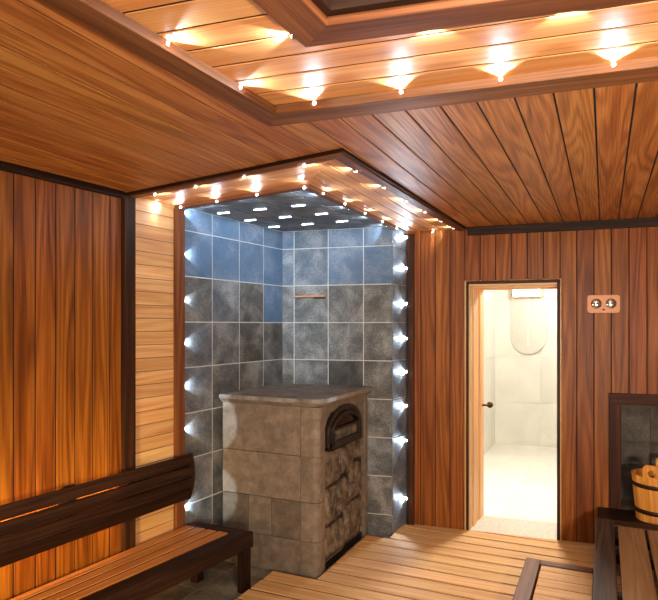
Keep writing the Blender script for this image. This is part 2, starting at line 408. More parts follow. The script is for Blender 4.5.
struct(mb.build('ceiling_coffer_planks', bevel=.002), 'band of honey coloured planks between the two coffer frames', 'ceiling')
mb = MB()
panel(mb, [(-.7, .3), (.43, .3), (.43, 1.62), (-.7, 1.42)], (0, 0, 2.555), (1, 0, 0), (0, 1, 0), (0, 0, -1), .115, .005, .012, M['wall'])
struct(mb.build('ceiling_coffer_top', bevel=.002), 'dark boarded hollow in the middle of the ceiling coffer', 'ceiling')

# portal over the stove: beam, plank band, inner trim, slate ceiling
PZ = 2.396
o3 = [(PA[0]-.02, PA[1]+.004), PB_, (PC[0]+.01, PC[1])]
i3 = [(PA[0]-.02, PA[1]+.052), (PB_[0]-.055, PB_[1]+.06), (PC[0]-.05, PC[1])]
strip_frame('trim_7', o3, i3, PZ, H+.01, M['frame'], 'dark beam edging the lowered ceiling over the stove')
o3b = [(o3[0][0]-.0, o3[0][1]-.014), (PB_[0]+.014, PB_[1]-.016), (o3[2][0]+.014, o3[2][1])]
strip_frame('trim_11', o3b, o3, H-.015, H+.01, M['bench'], 'thin dark moulding between ceiling and the beam over the stove')
q3o = [(lw(3.045), 3.045), (-1.466, 2.872), (-1.472, 4.45)]
q3i = [(lw(3.10), 3.10), (-1.513, 2.927), (-1.517, 4.45)]
strip_frame('trim_8', q3o, q3i, PZ-.002, H+.01, M['frame'], 'brown trim between plank band and slate ceiling over the stove')
mb = MB()
fl = V((PB_[0]-PA[0], PB_[1]-PA[1], 0)).normalized(); fw_ = V((-fl.y, fl.x, 0))
fp = lambda poly: [(V((x, y, 0)).dot(fl), V((x, y, 0)).dot(fw_)) for x, y in poly]
panel(mb, fp([i3[0], i3[1], q3o[1], q3o[0]]), (0, 0, PZ+.03), fl, fw_, (0, 0, -1), .1, .007, .012, M['honey'])
rp = lambda poly: [(y, x) for x, y in poly]
panel(mb, rp([i3[1], i3[2], (-1.472, bw(-1.472)), q3o[1]]), (0, 0, PZ+.03), (0, 1, 0), (1, 0, 0), (0, 0, -1), .095, .007, .012, M['honey'], phase=-1.11)
struct(mb.build('ceiling_portal_planks', bevel=.002), 'light plank band of the lowered ceiling over the stove', 'ceiling')
mb = MB()
mb.prism([(-2.56, 2.98, PZ+.03), (-1.5, 2.9, PZ+.03), (-1.5, 4.48, PZ+.03), (-2.5, 4.34, PZ+.03)], (0, 0, .01), (1, 0, 0), M['grout'])
gx = [-2.55+.297*k for k in range(5)]
gy = [2.93, 3.2, 3.5, 3.8, 4.1, 4.4]
def inq(x, y): return (max(x, lw(y)+.0), min(y, T0.y+(x-T0.x)*TD.y/TD.x))
for i in range(len(gx)-1):
    for j in range(len(gy)-1):
        x0, x1 = gx[i]+.003, min(gx[i+1]-.003, -1.5); y0, y1 = gy[j]+.003, gy[j+1]-.003
        q = [(*inq(*p), PZ+.031) for p in ((x0, y0), (x1, y0), (x1, y1), (x0, y1))]
        mb.prism(q, (0, 0, -.008), (1, 0, 0), M['slate'], (R.uniform(.3, .6), R.uniform(.1, .35)))
struct(mb.build('ceiling_alcove', bevel=.001), 'grey slate ceiling over the stove with small added glowing bars', 'ceiling')

# ------------------------------------------------------------------ LED points
led_proto = None
LEDP = 2.6
def led(pos, aim, up, label, group, power=1.2, cone=75, col=(.64, .84, 1.), r=.0065, blend=.4):
    """a round light point; local +Z is the beam"""
    global led_proto
    az = V(aim).normalized(); ax = V(up).cross(az)
    ax = ax.normalized() if ax.length > .01 else az.orthogonal().normalized(); ay = az.cross(ax)
    mw = Matrix((ax, ay, az)).transposed().to_4x4(); mw.translation = V(pos)
    root = empty('led_spotlight', (0, 0, 0), label, 'light', group); root.matrix_world = mw
    if led_proto is None:
        m1 = MB(); m1.lathe([(.0075, -.008), (.0075, .001), (.0062, .003), (.005, .002)], M['steel'], seg=14)
        m2 = MB(); m2.lathe([(.005, -.004), (.005, .002), (.004, .0045), (0, .0055)], M['led'], seg=14)
        b = m1.build('bezel', root); l = m2.build('lens', root); led_proto = (b, l)
    else:
        for p in led_proto:
            c = p.copy(); C.objects.link(c); c.parent = root
    ld = bpy.data.lights.new('led_beam', 'SPOT'); ld.energy = power*LEDP; ld.color = col; ld.spot_size = math.radians(cone); ld.spot_blend = blend
    ld.shadow_soft_size = .003
    lo = bpy.data.objects.new('led_beam', ld); C.objects.link(lo); lo.parent = root
    lo.location = (0, 0, .008); lo.rotation_euler = (PI, 0, 0)
    return root
ORD = ['first', 'second', 'third', 'fourth', 'fifth', 'sixth', 'seventh', 'eighth', 'ninth', 'tenth']
# coffer frame, left inner face -> beam along planks to the right
zl = PLZ-.013
ys = [1.615, 1.28, .93, .55]
for k, y in enumerate(ys):
    led((ti[1][0]-.002+.045*(y-1.86), y, zl), (1, .12, .03), Z, ['light point in the left coffer frame next to its far corner', 'second light point from the far corner in the left coffer frame', 'third light point from the far corner in the left coffer frame', 'last light point at the near end of the left coffer frame'][k], 'lights in the outer coffer frame', 3.0, 92)
xs = [-.915, -.61, -.295, .025, .37]
for k, x in enumerate(xs):
    led((x, tr_y(x)-FWF-.001, zl), (.10, -1, .03), Z, '%s light point from the left in the far side of the coffer frame' % ORD[k], 'lights in the outer coffer frame', 3.0, 92)
# inner frame, shining outward
led((ci[1][0]-.012-.02*.2, 1.39, zl), (-1, -.12, .02), Z, 'light point on the left side of the dark inner coffer frame', 'lights on the inner coffer frame', 1.9, 92)
for k, x in enumerate([-.41, -.075, .27]):
    y = 1.43+.165*(x+.738)
    led((x, y+.006, zl), (-.15, 1, .02), Z, '%s light from the left on the far side of the inner coffer frame' % ORD[k], 'lights on the inner coffer frame', 1.9, 92)
# portal: on the inner trim shining outward over the planks, on the beam shining inward, and over the slate
pz = PZ+.0005
def lerp2(a, b, t): return (a[0]+(b[0]-a[0])*t, a[1]+(b[1]-a[1])*t)
tl_ = [.06, .36, .66]
for k, t in enumerate(tl_):
    x, y = lerp2(q3o[0], q3o[1], t); led((x, y-.001, pz), (.12, -1, .06), Z, '%s light from the left on the front trim over the stove, facing the room' % ORD[k], 'lights on the portal trim', .9, 100)
led((-1.485, 2.868, pz-.006), (-.15, -1, 0), Z, 'bright light point at the corner of the trim over the stove', 'lights on the portal trim', .5, 80)
for k, t in enumerate([.12, .32, .54, .76, .97]):
    x, y = lerp2(q3o[1], q3o[2], t); led((x+.001, y, pz), (1, -.1, .06), Z, '%s light back from the corner on the right trim, facing the planks' % ORD[k], 'lights on the portal trim', .9, 100)
for k, t in enumerate([.15, .38, .62, .88]):
    x, y = lerp2(i3[0], i3[1], t); led((x, y+.001, pz), (-.12, 1, .06), Z, '%s light point from the left inside the front beam over the stove' % ORD[k], 'lights in the portal beam', .9, 100)
for k, t in enumerate([.1, .27, .44, .61, .78, .94]):
    x, y = lerp2(i3[1], i3[2], t); led((x-.001, y, pz), (-1, .1, .06), Z, '%s light back from the corner inside the right beam over the stove' % ORD[k], 'lights in the portal beam', .9, 100)
for k, t in enumerate([.2, .52, .88]):
    x, y = lerp2(q3i[0], q3i[1], t); led((x, y+.001, pz+.004), (-.1, 1, .05), Z, '%s light point from the left on the front trim, facing the slate ceiling' % ORD[k], 'lights along the slate ceiling', .9, 100)
for k, t in enumerate([.15, .42, .68, .92]):
    x, y = lerp2(q3i[1], q3i[2], t); led((x-.001, y, pz+.004), (-1, .1, .05), Z, '%s light back from the corner on the right trim, facing the slate' % ORD[k], 'lights along the slate ceiling', .9, 100)
# down onto pale planks and onto the back wall
led(LP(2.87, PZ+.004, .03), V((0, 0, -1))-LN*.12, LN, 'light point shining down the pale horizontal planks', 'lights shining down the walls', .35, 50, col=(1, .93, .82))
led(BP(-1.26, PZ+.004, .03), V((0, 0, -1))-BN*.12, BN, 'light point shining down the back wall boards beside the recess', 'lights shining down the walls', .35, 50, col=(1, .9, .75))
# upright row on the left post, grazing the tiles
for k, z in enumerate([2.385, 2.11, 1.81, 1.525, 1.235, .945, .66, .43]):
    led(LP(3.119, z, .011), LD-LN*.16, Z, '%s light point from the top down the left edge of the tiled recess' % ORD[k], 'lights down the left edge of the recess', 1.4, 66, blend=.25)
# upright row on the right
mb = MB()
mb.prism([BP(-1.475, FL, -.0), BP(-1.415, FL, -.0), BP(-1.415, FL, .03), BP(-1.475, FL, .03)], Z*(H-.03-FL), Z, M['dark'])
struct(mb.build('trim_9', bevel=.003), 'dark upright trim with a row of lights at the right edge of the recess', 'trim')
for k, z in enumerate([2.36, 2.105, 1.815, 1.53, 1.255, .975, .69, .215]):
    e_ = led(BP(-1.478, z, .033), BN-BD*.30, Z, '%s light point from the top down the right edge of the tiled recess' % ORD[k], 'lights down the right edge of the recess', 1.6, 100); e_.scale = (1.7, 1.7, 1.7)
# small glowing bars put in for bright slots in the slate ceiling
bar_proto = None
names9 = ['near left', 'near middle', 'near right', 'middle left', 'centre', 'middle right', 'far left', 'far middle', 'far right']
k = 0
for j, y in enumerate([3.39, 3.71, 4.04]):
    for i, x in enumerate([-2.385, -2.09, -1.80]):
        zz = PZ+.023
        root = empty('added_ceiling_glow_bar', (x+.012*j, y, zz), 'short white glowing bar added for a bright slot in the slate ceiling, %s one of nine' % names9[k], 'light', 'added glowing bars in the slate ceiling'); k += 1
        if bar_proto is None:
            a = MB(); a.cbox((-.050, -.013, -.003), (.050, .013, .003), M['steel'])
            b = MB(); b.cbox((-.044, -.008, -.006), (.044, .008, .0), M['bar'])
            bar_proto = (a.build('bar_rim', root), b.build('lens', root))  # rim and glowing face of the added bar, not a real lamp lens
        else:
            for p in bar_proto: c = p.copy(); C.objects.link(c); c.parent = root

# ------------------------------------------------------------------ slatted deck
mb = MB()
dx0 = -2.0; SP = .148
y = 1.2
while y < 4.95:
    y0, y1 = y+.010, y+SP-.010; y += SP
    # right and left ends, cut round the stove and the tiled block and by the back wall
    x_l = dx0
    if y1 > 4.40: x_l = -1.50
    elif y1 > 3.45: x_l = -1.68
    def yb(x): return bw(x)-.004
    pts = [(x_l, y0), (1.2, y0), (1.2, y1), (x_l, y1)]
    if y1 > 4.68:                                # against the slanting back wall
        if yb(1.2) <= y0: continue
        xa = max(x_l, (y0+.004-4.86)/.11); xb = max(x_l, (y1+.004-4.86)/.11)
        if xa >= 1.2: continue
        pts = [(xa, y0), (1.2, y0), (1.2, min(y1, yb(1.2)))]
        if xb < 1.2: pts.append((xb, y1))
        if xa == x_l and xb > x_l: pts.append((x_l, yb(x_l)))
    mb.prism([(a, b, -.022) for a, b in pts], (0, 0, .022), (1, 0, 0), M['deck'])
    if y1+.03 < bw(x_l): mb.cbox((x_l if not (4.38 < y1+.026 < 4.43) else -1.5, y1+.0005, -.022), (1.2, y1+.0195, -.006), M['gap'])  # dark strip fills each deck gap as painted shade
for x in (-1.93, -1.2, -.4, .4, 1.1):
    y_e = 3.4 if x < -1.6 else bw(x)-.05
    mb.cbox((x-.025, 1.2, FL), (x+.025, y_e, -.0225), M['bench'], (0, 1, 0))
deck = tag(mb.build('duckboard', bevel=.002), 'slatted light wood floor deck in front of the stove and door', 'floor deck')

# ------------------------------------------------------------------ washroom behind the door
def BQ(x, z, d): return V((x, bw(x), z))+V((.05, 1, 0))*d      # the reveal runs a little off square
DD = .44                                         # depth of the door reveal
mb = MB()
for i in range(5):
    for j in range(6):
        x0, x1 = -1.40+.6*i, -1.40+.6*(i+1); y0, y1 = 5.15+.6*j, 5.15+.6*(j+1)
        mb.prism([(x0+.001, y0+.001, -.02), (x1-.001, y0+.001, -.02), (x1-.001, y1-.001, -.02), (x0+.001, y1-.001, -.02)], (0, 0, .012), (1, 0, 0), M['wash'])
mb.cbox((-1.5, 5.1, -.05), (1.7, 8.8, -.0095), M['grout'])
struct(mb.build('floor_washroom'), 'pale tiled floor of the washroom beyond the glass door', 'floor')
WY = 8.42
mb = MB(); zz = [-.05+.625*k for k in range(5)]
Pw = lambda u, z: V((u, WY+.11*(u+1.37)+.01, z))
tiles(mb, Pw, [-1.40+.62*k for k in range(6)], zz, .01, M['wash'], gap=.003)
mb.prism([Pw(-1.5, -.05)+V((0, .02, 0)), Pw(1.8, -.05)+V((0, .02, 0)), Pw(1.8, 2.45)+V((0, .02, 0)), Pw(-1.5, 2.45)+V((0, .02, 0))], (0, -.015, 0), (1, 0, 0), M['plaster'])
struct(mb.build('wall_washroom_back'), 'pale stone tiled back wall of the washroom beyond the door', 'wall')
mb = MB()
tiles(mb, lambda u, z: V((-1.385, u, z)), [5.0+.62*k for k in range(7)], zz, .01, M['wash'], gap=.003)
mb.cbox((-1.42, 4.95, -.05), (-1.382, 8.6, 2.45), M['plaster'])
struct(mb.build('wall_washroom_left'), 'pale stone tiled left wall of the washroom beyond the door', 'wall')
mb = MB(); mb.cbox((1.6, 5.1, -.05), (1.7, 8.9, 2.45), M['plaster'])
struct(mb.build('wall_washroom_right'), 'plain right wall of the washroom', 'wall')
mb = MB(); mb.cbox((-1.5, 5.1, 2.43), (1.75, 8.9, 2.5), M['plaster'])
struct(mb.build('ceiling_washroom'), 'white ceiling of the washroom', 'ceiling')
mb = MB()      # masonry round the reveal
def wslab(x0, x1, z0, z1): mb.prism([BQ(x0, z0, .03), BQ(x1, z0, .03), BQ(x1, z0, DD), BQ(x0, z0, DD)], Z*(z1-z0), Z, M['plaster'])
wslab(-1.5, DX0-.03, -.05, 2.45); wslab(DX1+.03, 0.0, -.05, 2.45); wslab(DX0-.03, DX1+.03, DZ+.03, 2.45); wslab(0, 1.8, 1.3, 2.45); wslab(1.2, 1.8, -.05, 1.3)
mb.prism([BP(0, -.05, -.32), BP(1.2, -.05, -.32), BP(1.2, -.05, -DD), BP(0, -.05, -DD)], Z*1.35, Z, M['plaster'])
struct(mb.build('wall_back_core'), 'plastered far face of the wall around the door', 'wall')
# the door
door = empty('door_1', BP((DX0+DX1)/2, 0)); struct(door, 'clear glass sauna door in a light wood jamb', 'door')
dm = door.matrix_world.copy(); inv = Matrix.Translation(-door.location)
def dpart(mb, name, bevel=0.):
    mb.v = [tuple(inv @ V(p)) for p in mb.v]; return mb.build(name, door, bevel)
mb = MB()      # jamb: stepped light strips
def dbox(x0, x1, d0, d1, z0, z1, m, L=Z): mb.prism([BQ(x0, z0, d0), BQ(x1, z0, d0), BQ(x1, z0, d1), BQ(x0, z0, d1)], Z*(z1-z0), L, m)
for (d0, d1, p) in ((.0, .10, .010), (.105, .20, .016), (.21, .30, .010), (.31, DD, .02)):
    dbox(DX0-.03, DX0+p, d0, d1, -.03, DZ-.0, M['jamb']); dbox(DX1-p*.5, DX1+.03, d0, d1, -.03, DZ, M['jamb'])
    dbox(DX0-.03, DX1+.03, d0, d1, DZ-p-.006, DZ+.03, M['jamb'], BD)
dpart(mb, 'jamb', .002)
mb = MB()
dbox(DX0-.014, DX0+.004, -.012, .02, -.0, DZ+.02, M['dark']); dbox(DX1-.004, DX1+.018, -.012, .02, -.0, DZ+.02, M['dark']); dbox(DX0-.014, DX1+.018, -.012, .02, DZ, DZ+.024, M['dark'], BD)
dpart(mb, 'architrave', .002)
mb = MB(); dbox(DX0-.03, DX1+.03, .0, DD+.005, -.04, -.002, M['sill'], BD); dpart(mb, 'threshold')
GX0, GX1, GD = DX0+.022, DX1-.008, .41
mb = MB(); dbox(GX0, GX1, GD, GD+.008, .004, DZ-.03, M['glass']); dpart(mb, 'glass_pane')
mb = MB(); hz = .955
c = BQ(GX0+.055, hz, GD)
mb.lathe([(0, .0), (.026, .0), (.026, .008), (.012, .012), (.012, .035), (0, .035)], M['bronze'], (c, BD, Z, BN), 16)
mb.tube([c+BN*.03, c+BN*.034-BD*.03, c+BN*.034-BD*.085], .009, M['bronze']); mb.lathe([(0, -.012), (.022, -.012), (.022, 0)], M['bronze'], (c, BD, Z, BN), 16)
h = dpart(mb, 'handle'); h['label'] = 'dark bronze lever handle'
for z in (1.80, .94, .19):
    mb = MB(); a = BQ(DX1-.012, z, GD-.012)
    mb.prism([a-BD*.012, a+BD*.016, a+BD*.016-BN*.03, a-BD*.012-BN*.03], Z*.042, Z, M['bronze']); dpart(mb, 'hinge', .004)
# lamp in the washroom
lp = empty('wall_lamp', Pw(-.94, 2.085)-V((0, .01, 0)), 'pale wall lamp with bright box at the top, seen through the glass door', 'lamp')
mb = MB(); prof = []
w, hgt = .235, .84
for k in range(13):
    t = PI*k/12; prof.append((-w*math.cos(t)*-1 if False else w*math.cos(t), -hgt+w-w*math.sin(t)))
prof = [(w, .0)]+[(w*math.cos(PI*k/12), -hgt+w-w*math.sin(PI*k/12)) for k in range(13)]+[(-w, 0)]
mb.prism([(x, -.0, z) for x, z in prof], (0, -.03, 0), Z, M['lamp_grey'])
mb.cbox((-.004, -.034, -hgt+.1), (.004, -.03, -.02), M['plaster'])
mb.build('back_panel', lp)
mb = MB(); mb.cbox((-.20, -.11, -.065), (.20, -.0, .065), M['jamb']); mb.build('lamp_box', lp, .005)
mb = MB(); mb.cbox((-.185, -.118, -.058), (.17, -.1105, .052), M['washlamp']); mb.build('lamp_lens', lp)

# ------------------------------------------------------------------ hearth recess on the right
mb = MB()
FT = .082
def nbox(x0, x1, d0, d1, z0, z1, m, L): mb.prism([BP(x0, z0, -d0), BP(x1, z0, -d0), BP(x1, z0, -d1), BP(x0, z0, -d1)], Z*(z1-z0), L, m)
nbox(NX0, NX0+FT, -.022, .05, NZ0, NZ1-FT, M['reddark'], Z); nbox(NX1-FT, NX1, -.022, .05, NZ0, NZ1-FT, M['reddark'], Z)
nbox(NX0, NX1, -.022, .05, NZ1-FT, NZ1, M['reddark'], BD)
struct(mb.build('trim_10', bevel=.003), 'dark wooden frame around the stone recess at right', 'trim')
mb = MB()
Pn = lambda u, z: BP(u, z, -.27)
mb.prism([BP(NX0-.02, NZ0-.05, -.30), BP(NX1+.02, NZ0-.05, -.30), BP(NX1+.02, 1.25, -.30), BP(NX0-.02, 1.25, -.30)], BN*.028, BD, M['grout'] if False else M['hearth'])
tiles(mb, Pn, [NX0-.02+.34*k for k in range(4)], [NZ0-.05, .46, .74, 1.02, 1.25], .01, M['hearth'], gap=.006)
nbox(NX0-.02, NX0+.02, .04, .3, NZ0-.05, 1.25, M['hearth'], Z); nbox(NX1-.02, NX1+.02, .04, .3, NZ0-.05, 1.25, M['hearth'], Z); nbox(NX0-.02, NX1+.02, .04, .3, 1.2, 1.25, M['hearth'], BD)
nbox(NX0+.02, NX1-.02, -.02, .27, .16, .284, M['hearth'], BD)
struct(mb.build('wall_hearth'), 'dark stone lining of the framed recess at right', 'wall')
mb = MB(); mb.prism([BP(-.045, .0, .024), BP(1.15, .0, .024), V((1.15, 4.495, 0)), V((-.045, 4.495, 0))], Z*.285, BD, M['bench'])
tag(mb.build('hearth_ledge', bevel=.004), 'low dark wooden ledge under the stone recess at right', 'ledge')

# ------------------------------------------------------------------ soapstone stove
ST = empty('sauna_stove', (-2.06, 3.9, FL), 'square soapstone sauna stove with slab top and arched iron door', 'stove')
sinv = Matrix.Translation(-ST.location)
def spart(mb, name, bevel=0., parent=None):
    mb.v = [tuple(sinv @ V(p)) for p in mb.v]; return mb.build(name, parent or ST, bevel)
SX0, SX1, SY0, SY1 = -2.462, -1.70, 3.485, 4.37; SZ = 1.095
mb = MB(); mb.cbox((SX0+.03, SY0+.02, FL), (SX1-.05, SY1, SZ), M['soap'], Z); spart(mb, 'core')
# front blocks
mb = MB(); xk = -1.835
zr = [FL, .20, .46, .765, 1.095]
lay = [[SX0, -2.16, xk], [SX0, -2.245, -2.06, xk], [SX0, xk], [SX0, xk]]
toneF = [[.3, .45], [.08, .6, .25], [.7], [.62]]
for j in range(4):
    for i in range(len(lay[j])-1):
        x0, x1 = lay[j][i]+.0015, lay[j][i+1]-.0015
        mb.cbox((x0, SY0, zr[j]+.0015), (x1, SY0+.05, zr[j+1]-.0015), M['soap'], (1, 0, 0), (toneF[j][i], 0))
spart(mb, 'front_stone', .003)
# rounded corner pillar and rear pillar on the door side
mb = MB(); rr = .048
for j in range(4):
    z0, z1 = zr[j]+.0015, zr[j+1]-.0015
    if j == 3: z0 = zr[3]
    pr_ = [(xk+.0015, SY0)]+[(SX1-rr+rr*math.sin(a), SY0+rr-rr*math.cos(a)) for a in [PI/2*k/8 for k in range(9)]]+[(SX1, SY0+.10), (xk+.0015, SY0+.10)]
    mb.prism([(x, y, z0) for x, y in pr_], Z*(z1-z0), (1, 0, 0), M['soap'], (.55+.1*(j % 2), 0))
spart(mb, 'corner_stone', .002)
mb = MB()
for j in range(4): mb.cbox((SX1-.06, SY1-.05, zr[j]+.0015), (SX1, SY1, zr[j+1]-.0015), M['soap'], Z, (.45, 0))
mb.cbox((SX1-.06, SY0+.1, 1.04), (SX1-.004, SY1-.05, SZ), M['soap'], (0, 1, 0), (.5, 0))
mb.cbox((SX1-.06, SY0+.1, .72), (SX1-.012, SY0+.15, SZ), M['soap'], Z, (.6, 0))
mb.cbox((SX1-.06, SY0+.1, .70), (SX1-.014, SY1-.05, 1.05), M['soap'], (0, 1, 0), (.45, 0))
mb.cbox((SX1-.06, SY0+.1, FL), (SX1-.03, SY1-.05, .035), M['iron'], (0, 1, 0), (.2, 0))
spart(mb, 'side_stone', .002)
# rough split stones on the door side
import bmesh
def rough_block(y0, y1, z0, z1, x0, x1, seed):
    me = bpy.data.meshes.new('split_stone'); bm = bmesh.new()
    bmesh.ops.create_cube(bm, size=1)
    bmesh.ops.subdivide_edges(bm, edges=bm.edges[:], cuts=9, use_grid_fill=True)
    from mathutils import noise as mn
    c = V(((x0+x1)/2, (y0+y1)/2, (z0+z1)/2)); d = V((x1-x0, y1-y0, z1-z0))
    for v in bm.verts:
        q = v.co.copy(); p = V((c.x+q.x*d.x, c.y+q.y*d.y, c.z+q.z*d.z))
        n = mn.noise_vector(p*9+V((seed*7.3, 0, 0))); n2 = mn.noise_vector(p*26+V((0, seed*3.1, 0)))
        if q.x > .35:
            edge = max(abs(q.y), abs(q.z))*2
            p.x += n.x*.020+n2.x*.010-.022*max(0, edge-.72)/.28
        p.y += n.y*.007*(1 if abs(q.y) < .49 else .8); p.z += n.z*.006
        v.co = sinv @ p
    uvl = bm.loops.layers.uv.new('grain'); vl = bm.loops.layers.uv.new('vary'); t = R.random()
    for f in bm.faces:
        f.smooth = True
        for l in f.loops:
            w = l.vert.co; l[uvl].uv = (w.y+seed*1.7+w.x*.6, w.z+w.x*.7); l[vl].uv = (t, 0)
    bm.to_mesh(me); bm.free(); me.materials.append(M['rough'])
    o = bpy.data.objects.new('split_stone', me); C.objects.link(o); o.parent = ST; return o
yz = [(3.60, 3.93, .025, .255), (3.94, 4.275, .035, .32), (3.60, 3.80, .265, .52), (3.81, 4.02, .265, .53), (4.03, 4.275, .33, .60), (3.60, 3.87, .53, .745), (3.88, 4.10, .545, .77), (4.11, 4.275, .61, .80)]
for k, (a, b, c0, d0) in enumerate(yz): rough_block(a, b, c0, d0, SX1-.06, SX1-.004, k+1)
# arched iron door
yc, zc0 = 3.905, .785
hw_, hh = .305, .285
def arch(sc_, zb=0., n=14):
    w = hw_-sc_; zs = .12
    pts = [(-w, zb)]+[(-w*math.cos(PI*k/n), zs+(hh-sc_-zs)*math.sin(PI*k/n)) for k in range(n+1)]+[(w, zb)]
    return pts
def arch_ring(mb, s0, s1, x0, x1, zb, m):
    A, B = arch(s0, 0), arch(s1, zb)
    for i in range(len(A)-1):
        q = [V((x0, yc+a, zc0+z)) for a, z in (A[i], A[i+1], B[i+1], B[i])]
        mb.prism(q, (x1-x0, 0, 0), (0, 1, 0), m)
    q = [V((x0, yc+a, zc0+z)) for a, z in ((A[0][0], 0), (A[-1][0], 0), (A[-1][0], zb), (A[0][0], zb))]
    if zb > 0: mb.prism(q, (x1-x0, 0, 0), (0, 1, 0), m)
dr = MB(); arch_ring(dr, 0, .035, SX1-.05, SX1+.016, .025, M['iron']); arch_ring(dr, .045, .075, SX1-.045, SX1+.026, .05, M['iron'])
sd = spart(dr, 'stove_door', .003)
g = MB(); A = arch(.07, .13); g.prism([V((SX1-.01, yc+a, zc0+z)) for a, z in A], (.012, 0, 0), (0, 1, 0), M['soot']); spart(g, 'door_window', 0, sd)
g = MB(); g.cbox((SX1-.045, yc-hw_+.07, zc0+.045), (SX1+.004, yc+hw_-.07, zc0+.125), M['rough'], (0, 1, 0)); g.cbox((SX1, yc-hw_+.06, zc0+.12), (SX1+.024, yc+hw_-.06, zc0+.138), M['iron'], (0, 1, 0)); spart(g, 'door_plate', .002, sd)
g = MB(); g.tube([V((SX1+.03, yc-hw_+.075, zc0+.03)), V((SX1+.034, yc-hw_+.075, zc0+.11))], .008, M['iron']); g.cbox((SX1+.005, yc-hw_+.068, zc0+.06), (SX1+.034, yc-hw_+.082, zc0+.075), M['iron']); spart(g, 'latch', 0, sd)
# slab top with moulded edge
mb = MB()
def slab(z0, z1, e, m, r=.10):
    x0, x1, y0, y1 = SX0-.005, SX1+.012+e, SY0-.012-e, SY1+.02
    pts = [(x0, y0)]+[(x1-r+r*math.sin(a), y0+r-r*math.cos(a)) for a in [PI/2*k/8 for k in range(9)]]+[(x1, y1), (x0, y1)]
    mb.prism([(x, y, z0) for x, y in pts], Z*(z1-z0), (1, 0, 0), m, (.5, 0), (3., 5.))
slab(SZ, SZ+.015, -.005, M['soap']); slab(SZ+.013, SZ+.028, .012, M['soap']); slab(SZ+.026, SZ+.058, .028, M['soaptop'])
spart(mb, 'slab_top', .005)

# small copper bar on the tiles
a = Pb(.165, 1.868)+TN*.001; tb = empty('wall_bracket', a, 'thin copper coloured bar on the grey tiles above the stove', 'bracket')
mb = MB(); mb.box(V((0, 0, 0)), TD*.27, TN*.035, Z*.014, TD, M['copper']); mb.build('bar', tb, .003)
mb = MB(); mb.box(TD*.17+Z*(-.012), TD*.09, TN*.022, Z*.012, TD, M['iron']); mb.build('support', tb, .002)

# switch plate
sp = empty('switch_plate', BP(-.005, 1.797, .001), 'copper coloured plate with two round knobs on the back wall', 'switch')
mb = MB(); w, hh2, r = .113, .068, .022
pts = []
for cx_, cz_, a0 in ((w-r, hh2-r, 0), (-w+r, hh2-r, 90), (-w+r, -hh2+r, 180), (w-r, -hh2+r, 270)):
    for k in range(6): a = math.radians(a0+18*k); pts.append((cx_+r*math.cos(a), cz_+r*math.sin(a)))
mb.prism([BD*x+Z*z for x, z in pts], BN*.012, BD, M['copper']); mb.build('plate', sp, .003)
for s in (-1, 1):
    mb = MB(); c = BD*(s*.05)+BN*.012+Z*.002
    mb.lathe([(0, 0), (.037, 0), (.037, .006), (.031, .010), (0, .010)], M['chrome'], (c, BD, Z, BN), 24)
    kn = mb.build('knob', sp)
    mb = MB(); mb.box(c+BN*.010-(BD*.030-Z*.006)*1-Z*.005, BD*.06-Z*.012, Z*.010, BN*.014, BD, M['blackp']); mb.build('grip', kn, .002)
mb = MB(); c = BN*.012-Z*.042; mb.lathe([(0, 0), (.008, 0), (.007, .004), (0, .004)], M['bronze'], (c, BD, Z, BN), 12); mb.build('screw', sp)

# ------------------------------------------------------------------ left bench
BZ = .335
LB = empty('bench', (-2.28, 2.2, FL), 'long dark framed bench with honey slats and slatted backrest along the left wall', 'bench')
binv = Matrix.Translation(-LB.location)
def bpart(mb, name, bevel=0., parent=None):
    mb.v = [tuple(binv @ V(p)) for p in mb.v]; return mb.build(name, parent or LB, bevel)
yN, yF = .7, 3.185
fx_ = lambda y: -2.012+.13*(y-3.185)             # front edge
bx_ = lambda y: lw(y)+.045
mb = MB(); rw = .105
mb.prism([(fx_(yN), yN, BZ-.1), (fx_(yF), yF, BZ-.1), (fx_(yF)-rw, yF, BZ-.1), (fx_(yN)-rw, yN, BZ-.1)], Z*.1, (.13, 1, 0), M['bench']); bpart(mb, 'front_rail', .006)
mb = MB(); mb.prism([(fx_(yF)-rw, yF, BZ-.1), (bx_(yF), yF, BZ-.1), (bx_(yF-.085), yF-.085, BZ-.1), (fx_(yF-.085)-rw, yF-.085, BZ-.1)], Z*.099, (1, 0, 0), M['bench']); bpart(mb, 'end_rail', .006)
mb = MB(); mb.prism([(bx_(yN)+.02, yN, BZ-.1), (bx_(yF)+.02, yF-.09, BZ-.1), (bx_(yF), yF-.09, BZ-.1), (bx_(yN), yN, BZ-.1)], Z*.07, (0, 1, 0), M['bench']); bpart(mb, 'back_rail', .004)
mb = MB(); ns = 4
for k in range(ns):
    ya, yb_ = yN+.01, yF-.088
    f0, f1 = k/ns, (k+1)/ns
    def sx(y, f): a, b = bx_(y)+.004, fx_(y)-rw-.003; return a+(b-a)*f
    mb.prism([(sx(ya, f0)+.002, ya, BZ-.028), (sx(yb_, f0)+.002, yb_, BZ-.028), (sx(yb_, f1)-.013, yb_, BZ-.028), (sx(ya, f1)-.013, ya, BZ-.028)], Z*.026, (.08, 1, 0), M['slat'], (R.uniform(.3, .7), R.random()))
bpart(mb, 'seat_slats', .003)
mb = MB()
for k in range(1, ns):
    w0_ = lambda y, d: sx(y, k/ns)+d
    mb.prism([(w0_(ya, -.013), ya, BZ-.03), (w0_(yb_, -.013), yb_, BZ-.03), (w0_(yb_, .002), yb_, BZ-.03), (w0_(ya, .002), ya, BZ-.03)], Z*.024, (.08, 1, 0), M['gap'])  # dark strip between seat slats, standing in for shade in the gap
    bpart(mb, 'seam_shade_strip'); mb = MB()
